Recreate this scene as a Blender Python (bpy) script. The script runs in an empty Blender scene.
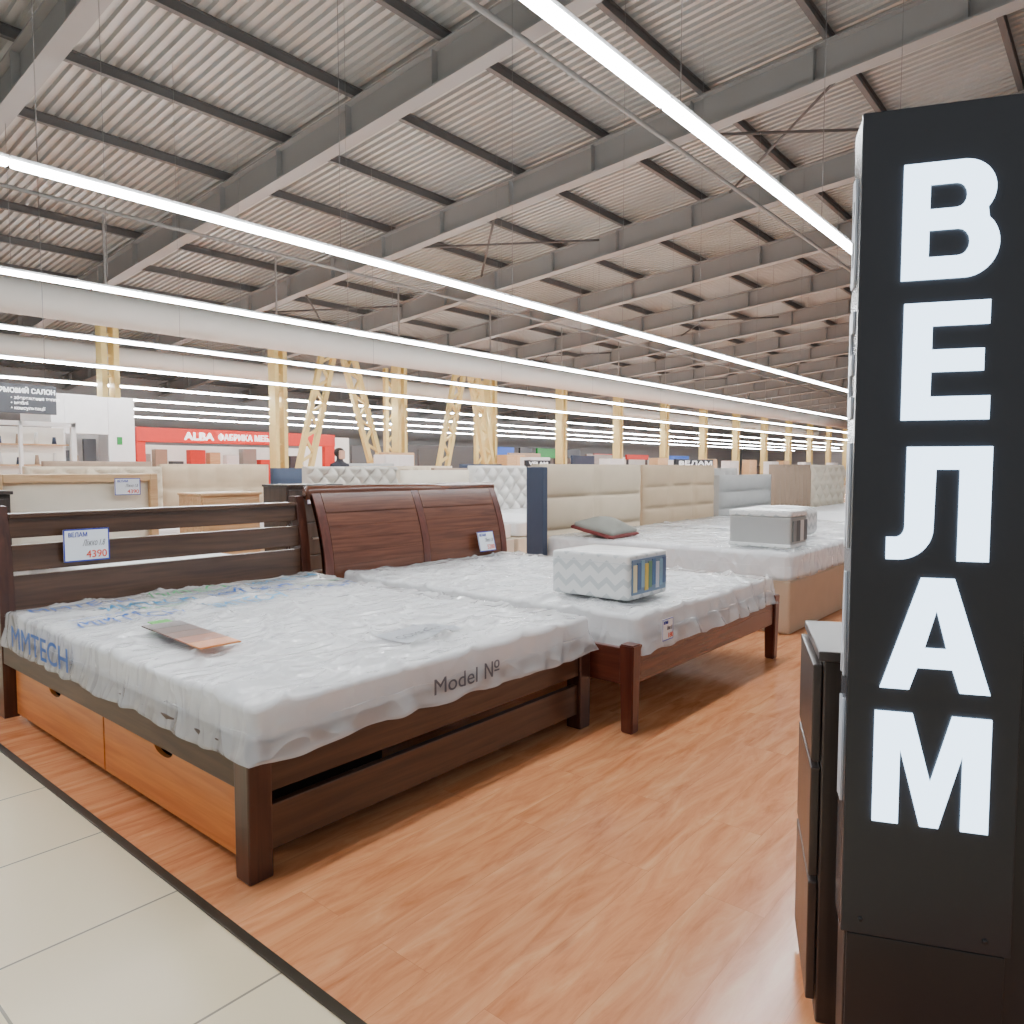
import bpy, bmesh, math, random
from mathutils import Vector, Matrix, noise
from mathutils.bvhtree import BVHTree
random.seed(7)
scene=bpy.context.scene
COL=scene.collection
def S(r,g,b):
    def f(c):
        c/=255.0
        return c/12.92 if c<=.04045 else ((c+.055)/1.055)**2.4
    return (f(r),f(g),f(b),1)
# ---------------------------------------------------------------- materials
def newmat(name):
    m=bpy.data.materials.new(name); m.use_nodes=True
    nt=m.node_tree; b=nt.nodes["Principled BSDF"]
    return m,nt,b
def M(name,col,rough=.5,metal=0,var=.08,vs=6,bump=0,bs=40,emit=0,coat=0,ecol=None):
    m,nt,b=newmat(name)
    tc=nt.nodes.new("ShaderNodeTexCoord")
    n=nt.nodes.new("ShaderNodeTexNoise"); n.inputs["Scale"].default_value=vs; n.inputs["Detail"].default_value=4
    nt.links.new(tc.outputs["Object"],n.inputs["Vector"])
    mx=nt.nodes.new("ShaderNodeMix"); mx.data_type='RGBA'
    nt.links.new(n.outputs["Fac"],mx.inputs["Factor"])
    mx.inputs["A"].default_value=tuple(c*(1-var) for c in col[:3])+(1,)
    mx.inputs["B"].default_value=tuple(min(1,c*(1+var)) for c in col[:3])+(1,)
    nt.links.new(mx.outputs["Result"],b.inputs["Base Color"])
    b.inputs["Roughness"].default_value=rough; b.inputs["Metallic"].default_value=metal
    b.inputs["Coat Weight"].default_value=coat
    if bump:
        n2=nt.nodes.new("ShaderNodeTexNoise"); n2.inputs["Scale"].default_value=bs; n2.inputs["Detail"].default_value=3
        nt.links.new(tc.outputs["Object"],n2.inputs["Vector"])
        bp=nt.nodes.new("ShaderNodeBump"); bp.inputs["Strength"].default_value=bump; bp.inputs["Distance"].default_value=.01
        nt.links.new(n2.outputs["Fac"],bp.inputs["Height"]); nt.links.new(bp.outputs["Normal"],b.inputs["Normal"])
    if emit:
        b.inputs["Emission Color"].default_value=ecol or col; b.inputs["Emission Strength"].default_value=emit
    return m
def wood(name,c1,c2,rough=.35,grain=(1.2,22,22),coat=.25):
    m,nt,b=newmat(name)
    tc=nt.nodes.new("ShaderNodeTexCoord"); mp=nt.nodes.new("ShaderNodeMapping")
    mp.inputs["Scale"].default_value=grain
    nt.links.new(tc.outputs["Object"],mp.inputs["Vector"])
    n=nt.nodes.new("ShaderNodeTexNoise"); n.inputs["Scale"].default_value=1.6; n.inputs["Detail"].default_value=7; n.inputs["Distortion"].default_value=.6
    nt.links.new(mp.outputs["Vector"],n.inputs["Vector"])
    r=nt.nodes.new("ShaderNodeValToRGB"); r.color_ramp.elements[0].position=.32; r.color_ramp.elements[1].position=.7
    r.color_ramp.elements[0].color=c1; r.color_ramp.elements[1].color=c2
    nt.links.new(n.outputs["Fac"],r.inputs["Fac"]); nt.links.new(r.outputs["Color"],b.inputs["Base Color"])
    b.inputs["Roughness"].default_value=rough; b.inputs["Coat Weight"].default_value=coat; b.inputs["Coat Roughness"].default_value=.15
    return m
def laminate():
    m,nt,b=newmat("laminate_planks")
    tc=nt.nodes.new("ShaderNodeTexCoord")
    br=nt.nodes.new("ShaderNodeTexBrick"); br.inputs["Scale"].default_value=1
    br.inputs["Brick Width"].default_value=1.25; br.inputs["Row Height"].default_value=.19
    br.inputs["Mortar Size"].default_value=.0006; br.inputs["Mortar Smooth"].default_value=.3; br.offset=.37; br.inputs["Bias"].default_value=0
    br.inputs["Color1"].default_value=(0,0,0,1); br.inputs["Color2"].default_value=(1,1,1,1); br.inputs["Mortar"].default_value=(.5,.5,.5,1)
    nt.links.new(tc.outputs["Object"],br.inputs["Vector"])
    mp=nt.nodes.new("ShaderNodeMapping"); mp.inputs["Scale"].default_value=(1.4,8,1)
    nt.links.new(tc.outputs["Object"],mp.inputs["Vector"])
    add=nt.nodes.new("ShaderNodeVectorMath"); add.operation='MULTIPLY_ADD'
    nt.links.new(br.outputs["Color"],add.inputs[0]); add.inputs[1].default_value=(7,3,5)
    nt.links.new(mp.outputs["Vector"],add.inputs[2])
    n=nt.nodes.new("ShaderNodeTexNoise"); n.inputs["Scale"].default_value=2.0; n.inputs["Detail"].default_value=12; n.inputs["Roughness"].default_value=.64; n.inputs["Distortion"].default_value=.7
    nt.links.new(add.outputs["Vector"],n.inputs["Vector"])
    r=nt.nodes.new("ShaderNodeValToRGB"); e=r.color_ramp.elements
    e[0].position=.22; e[0].color=S(190,110,66); e[1].position=.78; e[1].color=S(238,180,132)
    x=e.new(.5); x.color=S(222,149,102)
    nt.links.new(n.outputs["Fac"],r.inputs["Fac"])
    mp2=nt.nodes.new("ShaderNodeMapping"); mp2.inputs["Scale"].default_value=(1.7,5.5,1)
    nt.links.new(tc.outputs["Object"],mp2.inputs["Vector"])
    vo=nt.nodes.new("ShaderNodeTexVoronoi"); vo.inputs["Scale"].default_value=1.0; nt.links.new(mp2.outputs["Vector"],vo.inputs["Vector"])
    kr=nt.nodes.new("ShaderNodeValToRGB"); kr.color_ramp.elements[0].position=.02; kr.color_ramp.elements[0].color=(.5,.5,.5,1); kr.color_ramp.elements[1].position=.12; kr.color_ramp.elements[1].color=(0,0,0,1)
    nt.links.new(vo.outputs["Distance"],kr.inputs["Fac"])
    kx=nt.nodes.new("ShaderNodeMix"); kx.data_type='RGBA'; nt.links.new(kr.outputs["Color"],kx.inputs["Factor"])
    nt.links.new(r.outputs["Color"],kx.inputs["A"]); kx.inputs["B"].default_value=S(168,92,54)
    hs=nt.nodes.new("ShaderNodeHueSaturation")
    mr=nt.nodes.new("ShaderNodeMapRange"); mr.inputs["To Min"].default_value=.97; mr.inputs["To Max"].default_value=1.03
    nt.links.new(br.outputs["Color"],mr.inputs["Value"]); nt.links.new(mr.outputs["Result"],hs.inputs["Value"])
    nt.links.new(kx.outputs["Result"],hs.inputs["Color"])
    mx=nt.nodes.new("ShaderNodeMix"); mx.data_type='RGBA'
    nt.links.new(br.outputs["Fac"],mx.inputs["Factor"]); nt.links.new(hs.outputs["Color"],mx.inputs["A"]); mx.inputs["B"].default_value=S(190,118,78)
    nt.links.new(mx.outputs["Result"],b.inputs["Base Color"])
    b.inputs["Roughness"].default_value=.19
    return m
def tiles():
    m,nt,b=newmat("ceramic_tiles")
    tc=nt.nodes.new("ShaderNodeTexCoord"); mp=nt.nodes.new("ShaderNodeMapping")
    mp.inputs["Location"].default_value=(-.5+5.7,-1.626+5.7,0)
    nt.links.new(tc.outputs["Object"],mp.inputs["Vector"])
    br=nt.nodes.new("ShaderNodeTexBrick"); br.offset=0; br.inputs["Scale"].default_value=1
    br.inputs["Brick Width"].default_value=.57; br.inputs["Row Height"].default_value=.57
    br.inputs["Mortar Size"].default_value=.004; br.inputs["Mortar Smooth"].default_value=.2
    br.inputs["Color1"].default_value=S(238,219,182); br.inputs["Color2"].default_value=S(243,225,190); br.inputs["Mortar"].default_value=S(146,134,114)
    nt.links.new(mp.outputs["Vector"],br.inputs["Vector"])
    nt.links.new(br.outputs["Color"],b.inputs["Base Color"])
    b.inputs["Roughness"].default_value=.28
    return m
def film(name,alpha=.35):
    m,nt,b=newmat(name)
    b.inputs["Base Color"].default_value=(.97,.98,.99,1); b.inputs["Roughness"].default_value=.07
    tc=nt.nodes.new("ShaderNodeTexCoord"); mp=nt.nodes.new("ShaderNodeMapping"); mp.inputs["Scale"].default_value=(1,1.9,1)
    mp.inputs["Rotation"].default_value=(0,0,.5)
    nt.links.new(tc.outputs["Object"],mp.inputs["Vector"])
    n=nt.nodes.new("ShaderNodeTexNoise"); n.noise_type='RIDGED_MULTIFRACTAL'
    n.inputs["Scale"].default_value=2.0; n.inputs["Detail"].default_value=2.5; n.inputs["Distortion"].default_value=.7
    nt.links.new(mp.outputs["Vector"],n.inputs["Vector"])
    n2=nt.nodes.new("ShaderNodeTexVoronoi"); n2.feature='F1'; n2.inputs["Scale"].default_value=5.5
    n3=nt.nodes.new("ShaderNodeTexNoise"); n3.inputs["Scale"].default_value=3; nt.links.new(mp.outputs["Vector"],n3.inputs["Vector"])
    av=nt.nodes.new("ShaderNodeVectorMath"); av.operation='MULTIPLY_ADD'; nt.links.new(n3.outputs["Color"],av.inputs[0]); av.inputs[1].default_value=(.5,.5,.5); nt.links.new(mp.outputs["Vector"],av.inputs[2])
    nt.links.new(av.outputs["Vector"],n2.inputs["Vector"])
    bp=nt.nodes.new("ShaderNodeBump"); bp.inputs["Strength"].default_value=.7; bp.inputs["Distance"].default_value=.045
    nt.links.new(n.outputs["Fac"],bp.inputs["Height"])
    bp2=nt.nodes.new("ShaderNodeBump"); bp2.inputs["Strength"].default_value=.45; bp2.inputs["Distance"].default_value=.05
    nt.links.new(n2.outputs["Distance"],bp2.inputs["Height"]); nt.links.new(bp.outputs["Normal"],bp2.inputs["Normal"])
    nt.links.new(bp2.outputs["Normal"],b.inputs["Normal"])
    b.inputs["Alpha"].default_value=alpha
    return m
def zigzag(name,ca,cb,sc):
    m,nt,b=newmat(name)
    tc=nt.nodes.new("ShaderNodeTexCoord"); sp=nt.nodes.new("ShaderNodeSeparateXYZ"); nt.links.new(tc.outputs["Object"],sp.inputs[0])
    def mt(op,a,bv=None,c=None):
        k=nt.nodes.new("ShaderNodeMath"); k.operation=op
        for i,v in enumerate((a,bv,c)):
            if v is None: continue
            if hasattr(v,'links'): nt.links.new(v,k.inputs[i])
            else: k.inputs[i].default_value=v
        return k.outputs[0]
    s=mt('ADD',sp.outputs[0],sp.outputs[1])
    tri=mt('PINGPONG',mt('MULTIPLY',s,sc),.5)
    v=mt('ADD',mt('MULTIPLY',sp.outputs[2],sc*1.2),tri)
    st=mt('GREATER_THAN',mt('FRACT',v),.62)
    mx=nt.nodes.new("ShaderNodeMix"); mx.data_type='RGBA'; nt.links.new(st,mx.inputs["Factor"])
    mx.inputs["A"].default_value=ca; mx.inputs["B"].default_value=cb
    nt.links.new(mx.outputs["Result"],b.inputs["Base Color"]); b.inputs["Roughness"].default_value=.25
    return m

m_lam=laminate(); m_tile=tiles()
m_trim=M("dark_metal_trim",S(70,62,52),.4,.6)
m_dark=wood("dark_brown_wood",S(58,37,25),S(88,60,42),.28)
m_darky=wood("dark_brown_wood_lengthwise",S(58,39,28),S(88,62,44),.42,(22,1.2,22),.03)
m_darkz=wood("dark_brown_wood_upright",S(54,28,21),S(82,46,34),.3,(22,22,1.2))
m_red=wood("mahogany_wood",S(84,45,30),S(114,67,45),.26)
m_redy=wood("mahogany_wood_lengthwise",S(84,40,29),S(110,58,42),.28,(22,1.2,22))
m_redz=wood("mahogany_wood_upright",S(78,36,27),S(102,52,38),.28,(22,22,1.2))
m_or=wood("orange_alder_wood",S(198,112,48),S(222,140,70),.38,(22,1.2,22))
m_tan=wood("light_oak",S(190,150,106),S(216,180,136),.5)
m_mat=M("white_mattress_fabric",S(244,245,247),.6,bump=.1,bs=25,var=.01)
m_film=film("clear_plastic_film",.45)
m_black=M("black_panel",S(42,44,50),.28,var=.05)
m_black2=M("black_kick_panel",S(32,34,38),.35,var=.05)
m_drawshade=M("drawer_inner_shade",S(20,14,10),.8)  # shade inside the drawers, painted as a near-black board colour
m_letter=M("white_lit_letter",S(235,240,248),.4,emit=4.2,var=.01,ecol=(.56,.77,1,1))
m_letter2=M("side_letter_white",S(190,196,206),.4,emit=.1,var=.01)
m_sidegrey=M("side_panel_grey",S(60,62,67),.25)
m_chest=wood("wenge_wood",S(50,42,39),S(68,57,53),.4,(22,22,1.2))
m_chtop=M("dark_brown_cabinet_top",S(80,75,73),.3)
m_beige=M("beige_upholstery",S(212,194,168),.7,bump=.3,bs=200)
m_beige2=M("sand_upholstery",S(200,176,146),.7,bump=.3,bs=200)
m_cream=M("cream_upholstery",S(228,217,198),.7,bump=.2,bs=200)
m_warmg=M("warm_light_grey_upholstery",S(206,200,190),.7,bump=.2,bs=200)
m_grey=M("grey_upholstery",S(176,176,174),.7,bump=.3,bs=200)
m_white=M("white_upholstery",S(230,228,224),.6,bump=.2,bs=200)
m_navy=M("dark_blue_grey_fabric",S(60,70,90),.8)
m_tanbase=M("tan_upholstered_base",S(184,162,138),.75,bump=.2,bs=200)
m_brown=M("taupe_fabric",S(166,142,122),.7)
m_greyc=M("grey_green_cushion_fabric",S(142,142,134),.7)
m_redc=M("dark_red_fabric",S(110,44,42),.7)
m_paper=M("white_paper",S(236,241,248),.5,var=.01)
m_blue=M("blue_ink",S(10,92,182),.4)
m_teal=M("teal_ink",S(50,145,195),.4)
m_green=M("green_ink",S(60,165,100),.4)
m_inkred=M("orange_red_ink",S(225,70,35),.5)
m_inkblue=M("dark_blue_ink",S(40,60,170),.5)
m_inkgrey=M("grey_ink",S(92,94,104),.5)
m_deck=M("galvanised_deck",S(172,175,172),.4,.3,var=.16,vs=.6)
m_beam=M("painted_steel_beam",S(142,143,141),.55,var=.08,vs=1)
m_purl=M("dark_steel_purlin",S(84,84,83),.55,var=.1,vs=1)
m_colm=M("cream_painted_steel",S(218,194,124),.5)
m_lampm=M("lamp_diffuser",(1,1,1,1),.4,emit=77,ecol=(.95,.98,1,1),var=0)
m_house=M("white_lamp_housing",S(225,228,230),.4)
m_wire=M("steel_cable",S(130,130,130),.4,.8)
m_duct=M("fabric_duct",S(198,195,188),.7,var=.04,vs=2)
m_wall=M("hall_wall_grey",S(160,160,160),.7,vs=.3)
m_wallD=M("hall_wall_light",S(140,140,140),.7,vs=.3)
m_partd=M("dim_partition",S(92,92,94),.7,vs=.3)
m_sred=M("red_sign_panel",S(204,30,8),.45,emit=.1)
m_swhite=M("white_sign_letter",S(245,245,245),.4,emit=1.6)
m_sdark=M("dark_grey_sign",S(66,68,74),.4)
m_sblue=M("blue_sign_panel",S(20,80,180),.4,emit=.45)
m_sgreen=M("green_sign_panel",S(20,120,50),.4,emit=.5)
m_kiosk=M("white_kiosk_wall",S(230,230,230),.5,emit=.05)
m_shopin=M("glowing_shop_interior",S(222,218,210),.5,emit=.35)  # glow put into the wall material, stands for shop lighting
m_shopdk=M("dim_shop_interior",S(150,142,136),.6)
# ---------------------------------------------------------------- helpers
def link(ob,parent=None):
    COL.objects.link(ob)
    if parent is not None: ob.parent=parent
    return ob
def thing(name,label,cat,loc,rot=0,group=None):
    e=bpy.data.objects.new(name,None); e.empty_display_size=.2
    e.location=loc; e.rotation_euler=(0,0,rot); COL.objects.link(e)
    e["label"]=label; e["category"]=cat
    if group: e["group"]=group
    return e
def tag(ob,label,cat,group=None):
    ob["label"]=label; ob["category"]=cat
    if group: ob["group"]=group
    return ob
def struct(ob): ob["kind"]="structure"; return ob
def meshob(name,bm,mat,parent=None,loc=(0,0,0),smooth=False):
    me=bpy.data.meshes.new(name); bm.normal_update(); bm.to_mesh(me); bm.free()
    me.materials.append(mat)
    if smooth:
        for p in me.polygons: p.use_smooth=True
    ob=bpy.data.objects.new(name,me); ob.location=loc
    return link(ob,parent)
def box(name,x0,x1,y0,y1,z0,z1,mat,parent=None,bev=.004,seg=2):
    bm=bmesh.new(); bmesh.ops.create_cube(bm,size=1)
    bmesh.ops.scale(bm,vec=(abs(x1-x0),abs(y1-y0),abs(z1-z0)),verts=bm.verts)
    if bev and bev<min(abs(x1-x0),abs(y1-y0),abs(z1-z0))*.45:
        bmesh.ops.bevel(bm,geom=bm.edges[:],offset=bev,segments=seg,affect='EDGES',profile=.5)
    return meshob(name,bm,mat,parent,((x0+x1)/2,(y0+y1)/2,(z0+z1)/2))
def boxes(name,lst,mat,parent=None,bev=.003):
    bm=bmesh.new()
    for (x0,x1,y0,y1,z0,z1) in lst:
        r=bmesh.ops.create_cube(bm,size=1); vs=r['verts']
        bmesh.ops.scale(bm,vec=(x1-x0,y1-y0,z1-z0),verts=vs)
        bmesh.ops.translate(bm,vec=((x0+x1)/2,(y0+y1)/2,(z0+z1)/2),verts=vs)
    if bev: bmesh.ops.bevel(bm,geom=bm.edges[:],offset=bev,segments=1,affect='EDGES')
    return meshob(name,bm,mat,parent)
def rbox(name,dx,dy,dz,center,r,cuts,amp,ns,mat,parent=None,bulge=0,seed=0,flare=0,crease=0):
    bm=bmesh.new(); bmesh.ops.create_cube(bm,size=1)
    bmesh.ops.subdivide_edges(bm,edges=bm.edges[:],cuts=cuts,use_grid_fill=True)
    for v in bm.verts:
        p=Vector((v.co.x*dx,v.co.y*dy,v.co.z*dz))
        q=Vector((max(-dx/2+r,min(dx/2-r,p.x)),max(-dy/2+r,min(dy/2-r,p.y)),max(-dz/2+r,min(dz/2-r,p.z))))
        d=p-q
        if (abs(d.x)>1e-6)+(abs(d.y)>1e-6)+(abs(d.z)>1e-6)>1: p=q+d.normalized()*r
        if bulge:
            fx=1-(2*p.x/dx)**2; fy=1-(2*p.y/dy)**2
            p.z+=(1 if p.z>0 else -1)*bulge*max(0,fx)*max(0,fy)
        o=Vector((seed*3.1,seed*1.7,0))
        if crease and p.z>0:
            pp=Vector((p.x*1.0+p.y*.5,p.y*1.6-p.x*.6,0))+o
            c=(1-abs(noise.noise(pp*1.6+noise.noise_vector(pp*1.2)*.7)))**14
            c2=(1-abs(noise.noise(Vector((pp.y,pp.x,3))*2.3)))**16
            p.z+=crease*(c+.7*c2)-crease*.3
        if amp:
            nv=noise.noise_vector((p+o)*ns)*amp+noise.noise_vector((p+o)*ns*2.7)*amp*.5
            p+=nv
        if flare:
            # folds running down the hanging sides
            s=Vector((v.co.x*2,v.co.y*2,0)); t=p.y if abs(s.x)>.999 else p.x
            if max(abs(s.x),abs(s.y))>.999:
                w=max(0,.5-v.co.z); fold=(abs(noise.noise(Vector((t*7+seed,v.co.z*.8,seed))))*.030-.004)*w
                k=(w**2)*flare+fold
                if abs(s.x)>.999: p.x+=k*(1 if s.x>0 else -1)
                if abs(s.y)>.999: p.y+=k*(1 if s.y>0 else -1)
            if p.z<0: p.z+=.018*noise.noise(Vector((p.x*7,p.y*7,seed)))
        v.co=p
    if flare:
        bm.normal_update()
        fs=[f for f in bm.faces if all(v.co.z<-dz*.25 for v in f.verts) and abs(f.normal.z)>.7 and abs(f.calc_center_median().x)<dx/2-.02 and abs(f.calc_center_median().y)<dy/2-.02]
        bmesh.ops.delete(bm,geom=fs,context='FACES')
    return meshob(name,bm,mat,parent,center,True)
def cyl(name,p0,p1,r,mat,parent=None,seg=12,r2=None):
    p0=Vector(p0);p1=Vector(p1);d=p1-p0
    bm=bmesh.new(); bmesh.ops.create_cone(bm,cap_ends=True,segments=seg,radius1=r,radius2=r if r2 is None else r2,depth=d.length)
    q=Vector((0,0,1)).rotation_difference(d.normalized())
    bmesh.ops.rotate(bm,cent=(0,0,0),matrix=q.to_matrix(),verts=bm.verts)
    return meshob(name,bm,mat,parent,(p0+p1)/2,True)
def text(name,s,size,loc,rot,mat,parent=None,ext=.001,width=None,bold=0,align='LEFT',shear=0):
    s=s.replace("В","B")
    cu=bpy.data.curves.new(name,'FONT'); cu.body=s; cu.size=size; cu.extrude=ext; cu.align_x=align; cu.shear=shear
    o=bpy.data.objects.new(name,cu); COL.objects.link(o)
    dg=bpy.context.evaluated_depsgraph_get(); dg.update()
    me=bpy.data.meshes.new_from_object(o.evaluated_get(dg)); 
    bpy.data.objects.remove(o)
    if width and len(me.vertices):
        w=max(v.co.x for v in me.vertices)-min(v.co.x for v in me.vertices)
        for v in me.vertices: v.co.x*=width/w
    if bold:
        bm=bmesh.new()
        for k,(ax,ay) in enumerate(((-1,0),(1,0),(0,1),(0,-1),(0,0))):
            n0=len(bm.verts); bm.from_mesh(me); bm.verts.ensure_lookup_table()
            bmesh.ops.translate(bm,vec=(ax*bold,ay*bold*.6,k*.00008),verts=bm.verts[n0:])
        bm.to_mesh(me); bm.free()
    me.materials.clear(); me.materials.append(mat)
    ob=bpy.data.objects.new(name,me); ob.location=loc; ob.rotation_euler=rot
    return link(ob,parent)
def bvof(surf): return BVHTree.FromPolygons([v.co+surf.location for v in surf.data.vertices],[tuple(p.vertices) for p in surf.data.polygons])
def drape(ob,bv,d,off=.004,flat=False):
    mt=Matrix.Translation(ob.location)@ob.rotation_euler.to_matrix().to_4x4(); inv=mt.inverted(); d=Vector(d)
    if flat:
        xs=[v.co.x for v in ob.data.vertices]; ys=[v.co.y for v in ob.data.vertices]
        best=9
        for i in range(61):
            for j in range(9):
                p=mt@Vector((min(xs)+(max(xs)-min(xs))*i/60,min(ys)+(max(ys)-min(ys))*j/8,0)); h=bv.ray_cast(p-d*.3,d)
                if h[0] is not None: best=min(best,h[3])
        if best<9: ob.location=ob.location+d*(best-.3-off)
        return ob
    bm=bmesh.new(); bm.from_mesh(ob.data); bmesh.ops.triangulate(bm,faces=bm.faces[:])
    for _ in range(2):
        es=[e for e in bm.edges if e.calc_length()>.02]
        if es: bmesh.ops.subdivide_edges(bm,edges=es,cuts=1)
        bmesh.ops.triangulate(bm,faces=bm.faces[:])
    for v in bm.verts:
        p=mt@v.co; h=bv.ray_cast(p-d*.3,d)
        if h[0] is not None: v.co=inv@(h[0]-d*(off+v.co.z))
    bm.to_mesh(ob.data); bm.free()
    return ob
def copything(src,loc,rot=None):
    n=src.copy(); n.location=loc
    if rot is not None: n.rotation_euler=(0,0,rot)
    COL.objects.link(n)
    def rec(s,d):
        for c in s.children:
            k=c.copy(); k.parent=d; COL.objects.link(k); rec(c,k)
    rec(src,n); return n
def puffy(name,w,h,th,cols,rows,puff,mat,parent,loc,style='grid',res=10):
    nx=max(8,cols*res); nz=max(6,rows*res)
    bm=bmesh.new(); G=[]
    for j in range(nz+1):
        row=[]
        for i in range(nx+1):
            u=i/nx; v=j/nz
            if style=='grid': d=(abs(math.sin(math.pi*u*cols))*abs(math.sin(math.pi*v*rows)))**.35
            elif style=='chan': d=abs(math.sin(math.pi*u*cols))**.5
            elif style=='row': d=abs(math.sin(math.pi*v*rows))**.5
            else:
                a=(u*cols+v*rows)*.5; b=(u*cols-v*rows)*.5
                d=(abs(math.sin(math.pi*a))*abs(math.sin(math.pi*b)))**.4
            e=min(1,min(u,1-u)*w/.03,min(v+.2,1-v)*h/.03)
            row.append(bm.verts.new(((u-.5)*w,-puff*d*e,v*h)))
        G.append(row)
    for j in range(nz):
        for i in range(nx):
            bm.faces.new((G[j][i],G[j][i+1],G[j+1][i+1],G[j+1][i]))
    B=[bm.verts.new(c) for c in ((-w/2,th,0),(w/2,th,0),(w/2,th,h),(-w/2,th,h))]
    bm.faces.new((B[3],B[2],B[1],B[0]))
    bm.faces.new([G[nz][i] for i in range(nx+1)]+[B[2],B[3]])
    bm.faces.new([G[j][0] for j in range(nz+1)]+[B[3],B[0]])
    bm.faces.new([G[j][nx] for j in range(nz,-1,-1)]+[B[1],B[2]])
    bm.faces.new([G[0][i] for i in range(nx,-1,-1)]+[B[0],B[1]])
    bmesh.ops.recalc_face_normals(bm,faces=bm.faces[:])
    ob=meshob(name,bm,mat,parent,loc)
    for p in ob.data.polygons: p.use_smooth=len(p.vertices)==4 and p.area<.05
    return ob
# ---------------------------------------------------------------- room (left and rear walls omitted to let world light in as fill)
for nm,a,b,m_ in (("floor",1.02,112,m_lam),("floor_tile",-8,1.02,m_tile)):
    o=struct(box(nm,a,b,-7,47,-.1,0,m_,None,0)); off=o.location.copy(); o.data.transform(Matrix.Translation(off)); o.location=(0,0,0)
struct(box("trim_1",1.005,1.035,-6.9,46.9,0,.006,m_trim,None,.002))
struct(box("wall_back",-8.2,112.2,47,47.2,0,8,m_wallD,None,0))
struct(box("wall_right",112,112.2,-7,47,0,12,m_wall,None,0))
SL=.08; ZB=9.6
def rz(y): return ZB-SL*y
bm=bmesh.new(); x=-8.2; prof=[]
while x<112.3:
    prof+= [(x,0),(x+.09,0),(x+.112,.075),(x+.198,.075)]; x+=.22
rows=[[bm.verts.new((px,y,rz(y)+.95+pz)) for px,pz in prof] for y in (-7.2,47.2)]
for i in range(len(prof)-1): bm.faces.new((rows[0][i],rows[0][i+1],rows[1][i+1],rows[1][i]))
struct(meshob("ceiling",bm,m_deck))
def ibeam(name,x,y0,y1,b,hgt,mat):
    bm=bmesh.new()
    for (xa,xb,za,zb) in ((-b/2,b/2,0,.04),(-b/2,b/2,hgt-.04,hgt),(-.012,.012,.04,hgt-.04)):
        vs=[]
        for y in (y0,y1):
            for (xx,zz) in ((xa,za),(xb,za),(xb,zb),(xa,zb)): vs.append(bm.verts.new((xx,y,zz-SL*y)))
        for f in ((0,1,2,3),(7,6,5,4),(0,4,5,1),(1,5,6,2),(2,6,7,3),(3,7,4,0)): bm.faces.new([vs[k] for k in f])
    y=y0+1.35
    while y<y1:
        for sx in (-1,1):
            vs=[bm.verts.new((xx,y+dy,zz-SL*y)) for dy in (0,.012) for (xx,zz) in ((sx*.012,.04),(sx*b/2,.04),(sx*b/2,hgt-.04),(sx*.012,hgt-.04))]
            for f in ((0,1,2,3),(7,6,5,4),(0,4,5,1),(1,5,6,2),(2,6,7,3),(3,7,4,0)): bm.faces.new([vs[k] for k in f])
        y+=2.7
    bmesh.ops.recalc_face_normals(bm,faces=bm.faces[:])
    return meshob(name,bm,mat,None,(x,0,ZB-.06))
for k in range(-1,20):
    tag(ibeam("roof_beam",4.9+5.5*k,-6.9,46.9,.34,.76,m_beam),"grey painted steel roof beam under corrugated deck","roof beam","steel roof beams")
y=-5.8
while y<46:
    bm=bmesh.new()
    for (ya,yb,za,zb) in ((-.06,.06,0,.02),(-.06,.06,.2,.22),(-.008,.008,.02,.2)):
        r=bmesh.ops.create_cube(bm,size=1); vs=r['verts']
        bmesh.ops.scale(bm,vec=(120,yb-ya,zb-za),verts=vs); bmesh.ops.translate(bm,vec=(52,0,(za+zb)/2),verts=vs)
    tag(meshob("roof_purlin",bm,m_purl,None,(0,y,rz(y)+.71)),"dark steel roof purlin carrying corrugated deck","roof purlin","steel roof purlins")
    y+=2.7
for (yy,zz) in ((8.2,8.6),(19.5,7.6)):
    tag(cyl("sprinkler_pipe",(-7,yy,zz),(110,yy,zz),.05,m_beam,None,8),"thin grey pipe hung below roof beams","pipe","sprinkler pipes")
for bay in (2,5,8):
    x0=4.9+5.5*bay+.2
    for y0 in (4,14,24):
        for (a,b,dz) in (((x0,y0),(x0+5.1,y0+5.4),.62),((x0+5.1,y0),(x0,y0+5.4),.5)):
            tag(cyl("bracing_rod",(a[0],a[1],rz(a[1])+dz),(b[0],b[1],rz(b[1])+dz),.04,m_purl,None,6),"thin dark steel diagonal roof bracing rod","bracing rod","roof bracing rods")
# ---------------------------------------------------------------- light lines
LZ=3.7
def fixture(L,y):
    e=thing("linear_light_fixture","long white suspended linear lamp glowing cool white","ceiling lamp",(0,y,LZ),0,"suspended linear lamps")
    box("housing",-L/2+.005,L/2-.005,-.03,.03,.04,.075,m_house,e,.004)
    box("diffuser",-L/2+.012,L/2-.012,-.04,.04,-.01,.04,m_lampm,e,.01)
    cyl("suspension_cable",(-L/2+.2,0,.075),(-L/2+.2,0,rz(y)+.955-LZ),.004,m_wire,e,5)
    return e
for (yy,xs,L,xe) in ((2.45,-1.5,3,13.5),(6.9,-1,3,29),(10.7,0,4,42),(14.9,2,5,57),(18.9,3,6,72),(23,4,8,84),(27.2,6,8,94),(31.3,7,8,104),(36,8,8,104)):
    x=xs; pr=fixture(L,yy); pr.location.x=x+L/2; x+=L
    while x<xe:
        copything(pr,(x+L/2,yy,LZ)); x+=L
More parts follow.
